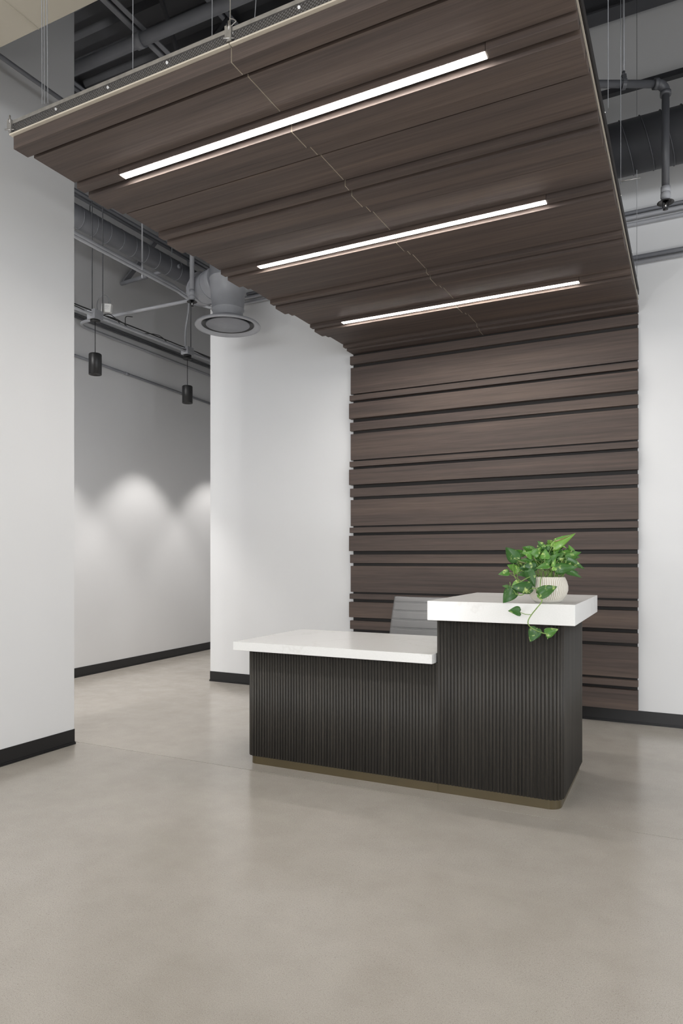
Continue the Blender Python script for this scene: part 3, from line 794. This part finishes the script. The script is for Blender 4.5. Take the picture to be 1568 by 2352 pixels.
L_ = [  # base, tip, width, depth offset, tone, variegation, brown, tilt
    ((835, 378), (1080, 222), 92, -.01, .85, .12, .0, .1), ((850, 300), (1050, 232), 34, -.012, .7, .0, .9, .1), ((835, 345), (762, 298), 62, .02, .8, .08, 0, .3), ((722, 352), (652, 308), 48, .03, .5, 0, 0, .4),
    ((615, 425), (482, 372), 76, .01, .55, .02, 0, -.3), ((432, 522), (293, 374), 128, -.02, .28, -.1, 0, .1), ((595, 482), (500, 438), 84, 0, .7, .12, 0, .4),
    ((615, 475), (695, 378), 92, -.01, .6, .03, 0, .2), ((712, 428), (838, 348), 94, .02, .8, .1, 0, .3), ((742, 505), (745, 398), 92, -.03, .7, .12, 0, 0),
    ((605, 548), (442, 518), 66, 0, .45, .02, 0, .5), ((640, 600), (440, 612), 92, -.04, .12, -.15, 0, -.2), ((705, 505), (575, 485), 62, .01, .4, 0, 0, .4),
    ((788, 582), (632, 615), 64, -.05, .55, .06, 0, .3), ((755, 565), (905, 440), 74, -.03, .5, .02, 0, .2), ((832, 598), (862, 500), 40, -.04, .8, .1, 0, .3),
    ((930, 482), (1110, 428), 100, .02, .65, .05, 0, .1), ((1065, 442), (1002, 348), 54, .04, .75, .03, 0, .3), ((985, 515), (1145, 428), 84, 0, .55, .12, 0, .3),
    ((868, 620), (1105, 602), 112, -.04, .35, .04, 0, 0), ((980, 522), (1185, 618), 82, -.02, .3, -.05, 0, .2), ((988, 648), (1152, 716), 58, -.02, .35, .1, 0, .2),
    ((885, 522), (1088, 545), 54, -.01, .4, .03, 0, .4), ((432, 622), (312, 575), 74, .01, .75, .12, 0, .2), ((430, 600), (398, 692), 70, 0, .8, .14, 0, .4),
    ((332, 662), (215, 682), 66, .0, .55, .1, 0, .2), ((540, 690), (430, 688), 62, -.02, .3, 0, 0, .5), ((545, 640), (628, 828), 104, -.07, .25, -.1, 0, .2),
    ((592, 832), (352, 822), 118, -.10, .2, -.08, 0, .15), ((452, 768), (352, 842), 62, -.05, .8, .02, 0, .4), ((388, 848), (268, 1008), 132, -.06, .25, -.05, 0, 0),
    ((332, 822), (258, 812), 34, -.04, .5, .12, 0, .2), ((672, 912), (882, 812), 112, -.15, .35, .07, 0, -.2), ((688, 905), (702, 975), 62, -.15, .7, .1, 0, .1),
    ((458, 1108), (328, 1090), 96, -.15, .3, .02, 0, .5), ((648, 1290), (572, 1445), 118, -.16, .22, -.1, 0, 0), ((752, 1350), (890, 1298), 92, -.16, .55, .1, 0, -.1),
    ((765, 1350), (772, 1415), 20, -.16, .8, 0, 0, 0), ((905, 352), (985, 388), 24, 0, .9, .15, 0, .3), ((845, 640), (835, 590), 46, -.05, .85, .15, 0, .2)]
for (b0, t0, w, dz, tone, vg, br, tl) in L_:
    k = 3.49 / 4.9 / F
    dz2 = random.uniform(-.012, .012)
    bp, tp = pp(*b0, dz), pp(*t0, dz + dz2)
    leaf(bp, tp, w * k * 1.28, tl, tone, vg, br, droop=.05 + .06 * random.random(), fold=.18 + .2 * random.random())
for i in range(105):     # the inner crown behind the measured leaves
    cx_ = random.gauss(760, 165); cy_ = random.uniform(370, 600) + abs(cx_ - 760) * .25
    if not (440 < cx_ < 1060): continue
    dz = random.uniform(.0, .11); a = math.atan2(cy_ - 640, cx_ - 760) + random.uniform(-.6, .6)
    l = random.uniform(80, 135); k = 3.49 / 4.9 / F
    leaf(pp(cx_, cy_, dz), pp(cx_ + l * math.cos(a), cy_ + l * math.sin(a) * .6, dz + random.uniform(-.02, .05)), l * .62 * k, random.uniform(-.7, .7), random.uniform(.15, .7), random.uniform(-.15, .12), 0, .1, .3)
me = bpy.data.meshes.new('foliage'); bmesh.ops.recalc_face_normals(leaf_bm, faces=leaf_bm.faces); leaf_bm.to_mesh(me); leaf_bm.free()
me.materials.append(M['leaf']); fo = bpy.data.objects.new('foliage', me); COL.objects.link(fo); fo.parent = PT
so = fo.modifiers.new('thick', 'SOLIDIFY'); so.thickness = .0006
b = MB()
crown = [(690, 712), (720, 714), (760, 716), (800, 714), (840, 714), (880, 712), (920, 710), (650, 706)]
for (b0, t0, w, dz, *_r) in L_[:31]:
    if b0[1] > 700: continue
    s0 = random.choice(crown)
    z0 = random.uniform(-.03, .03)
    p0 = pp(s0[0] * .8 + b0[0] * .2 if b0[0] > 500 else 660, s0[1] + 10, z0); p1 = pp((s0[0] + b0[0]) / 2, (s0[1] * .55 + b0[1] * .45), (z0 + dz) / 2); p2 = pp(*b0, dz)
    b.ring_tube(spline([p0, p1, p2], 5), .0017, 6)
for i in range(26):
    x = random.uniform(650, 950); x2 = x + random.gauss(0, 50)
    b.ring_tube(spline([pp(x, 725, random.uniform(-.05, .05)), pp((x + x2) / 2, 650, .0), pp(x2, random.uniform(520, 610), random.uniform(-.03, .05))], 4), .0016, 6)
def st(pts, rad=.0022): b.ring_tube(spline([pp(*p) for p in pts], 6), rad, 8)
st([(700, 712, -.06), (690, 760, -.115), (686, 850, -.13), (690, 930, -.15), (706, 985, -.152), (650, 1060, -.156), (590, 1135, -.158), (553, 1200, -.158), (556, 1250, -.16), (612, 1300, -.162), (700, 1338, -.162), (760, 1352, -.162)], .0026)
st([(590, 1137, -.157), (520, 1130, -.155), (458, 1110, -.15)], .0016)
st([(600, 850, -.11), (630, 838, -.12), (672, 830, -.13)], .0016); st([(595, 832, -.10), (640, 850, -.12), (672, 905, -.15)], .0018)
st([(640, 700, -.04), (560, 715, -.07), (470, 765, -.07), (400, 815, -.06)], .0024)
st([(545, 870, -.09), (480, 915, -.08), (420, 905, -.07), (388, 860, -.06)], .0022); st([(600, 840, -.1), (560, 868, -.1), (545, 872, -.09)], .0018)
st([(440, 760, -.06), (405, 720, -.02), (385, 650, 0), (382, 580, 0), (405, 525, -.01), (430, 515, -.02)], .0019); st([(450, 590, 0), (430, 545, -.01), (415, 505, -.02)], .0016)
st([(470, 760, -.06), (420, 720, -.02), (370, 690, 0), (332, 664, 0)], .0016); st([(440, 765, -.06), (432, 710, -.01), (425, 640, 0)], .0016)
st([(640, 1300, -.16), (655, 1290, -.16), (648, 1285, -.16)], .0015); st([(345, 820, -.04), (350, 795, -.04), (345, 768, -.04)], .0022)
b.build('stem', 'stem', PT)

# ------------------------------------------------------------------ light
def area(name, loc, rot, sx, sy, e, col=(1, 1, 1)):
    l = bpy.data.lights.new(name, 'AREA'); l.shape = 'RECTANGLE'; l.size = sx; l.size_y = sy; l.energy = e; l.color = col
    o = bpy.data.objects.new(name, l); COL.objects.link(o); o.location = loc; o.rotation_euler = rot; return o
area('window_daylight_rear', (.2, -6.6, 2.75), (PI / 2, 0, 0), 6.6, 1.7, 290, (.96, .98, 1))
# unseen fill lamps added over the lobby, just under the beige soffit
for i, (x, y) in enumerate(((-2.2, .2), (.6, .2), (3.2, .2), (-2.2, -3), (.6, -3), (3.2, -3))):
    area('lobby_fill_light', (x, y, 3.98), (0, 0, 0), 1.8, 1.8, 4, (1, .985, .96))
area('right_fill_light', (2.6, 3.8, 3.98), (0, 0, 0), 1.8, 1.8, 18, (1, .985, .96))  # added fill lamp right of the canopy, brightening desk side and right wall
area('window_daylight_right', (4.85, .35, 1.85), (PI / 2, 0, PI / 2), 7.7, 2.9, 92, (1, .99, .97))
area('floor_bounce', (-2.9, -1.6, .6), (PI / 2 + .35, 0, .0), .22, .22, 28, (1, .99, .97))
area('corridor_fill_light', (-5.1, -1.8, 3.3), (PI / 2 - .1, 0, 0), .9, 1.6, 200, (1, .99, .97))  # level-aimed lamp added out of sight to brighten the corridor
fb = area('floor_bounce_right', (3.3, 1.6, .3), (0, 0, 0), .35, .35, 42, (.96, .98, 1)); fb.rotation_euler = (Vector((.5, 5.7, 4.5)) - fb.location).to_track_quat('-Z', 'Y').to_euler()
wd = bpy.data.worlds.new('world'); SC.world = wd; wd.use_nodes = True
wd.node_tree.nodes['Background'].inputs[0].default_value = (.75, .85, 1, 1); wd.node_tree.nodes['Background'].inputs[1].default_value = .6
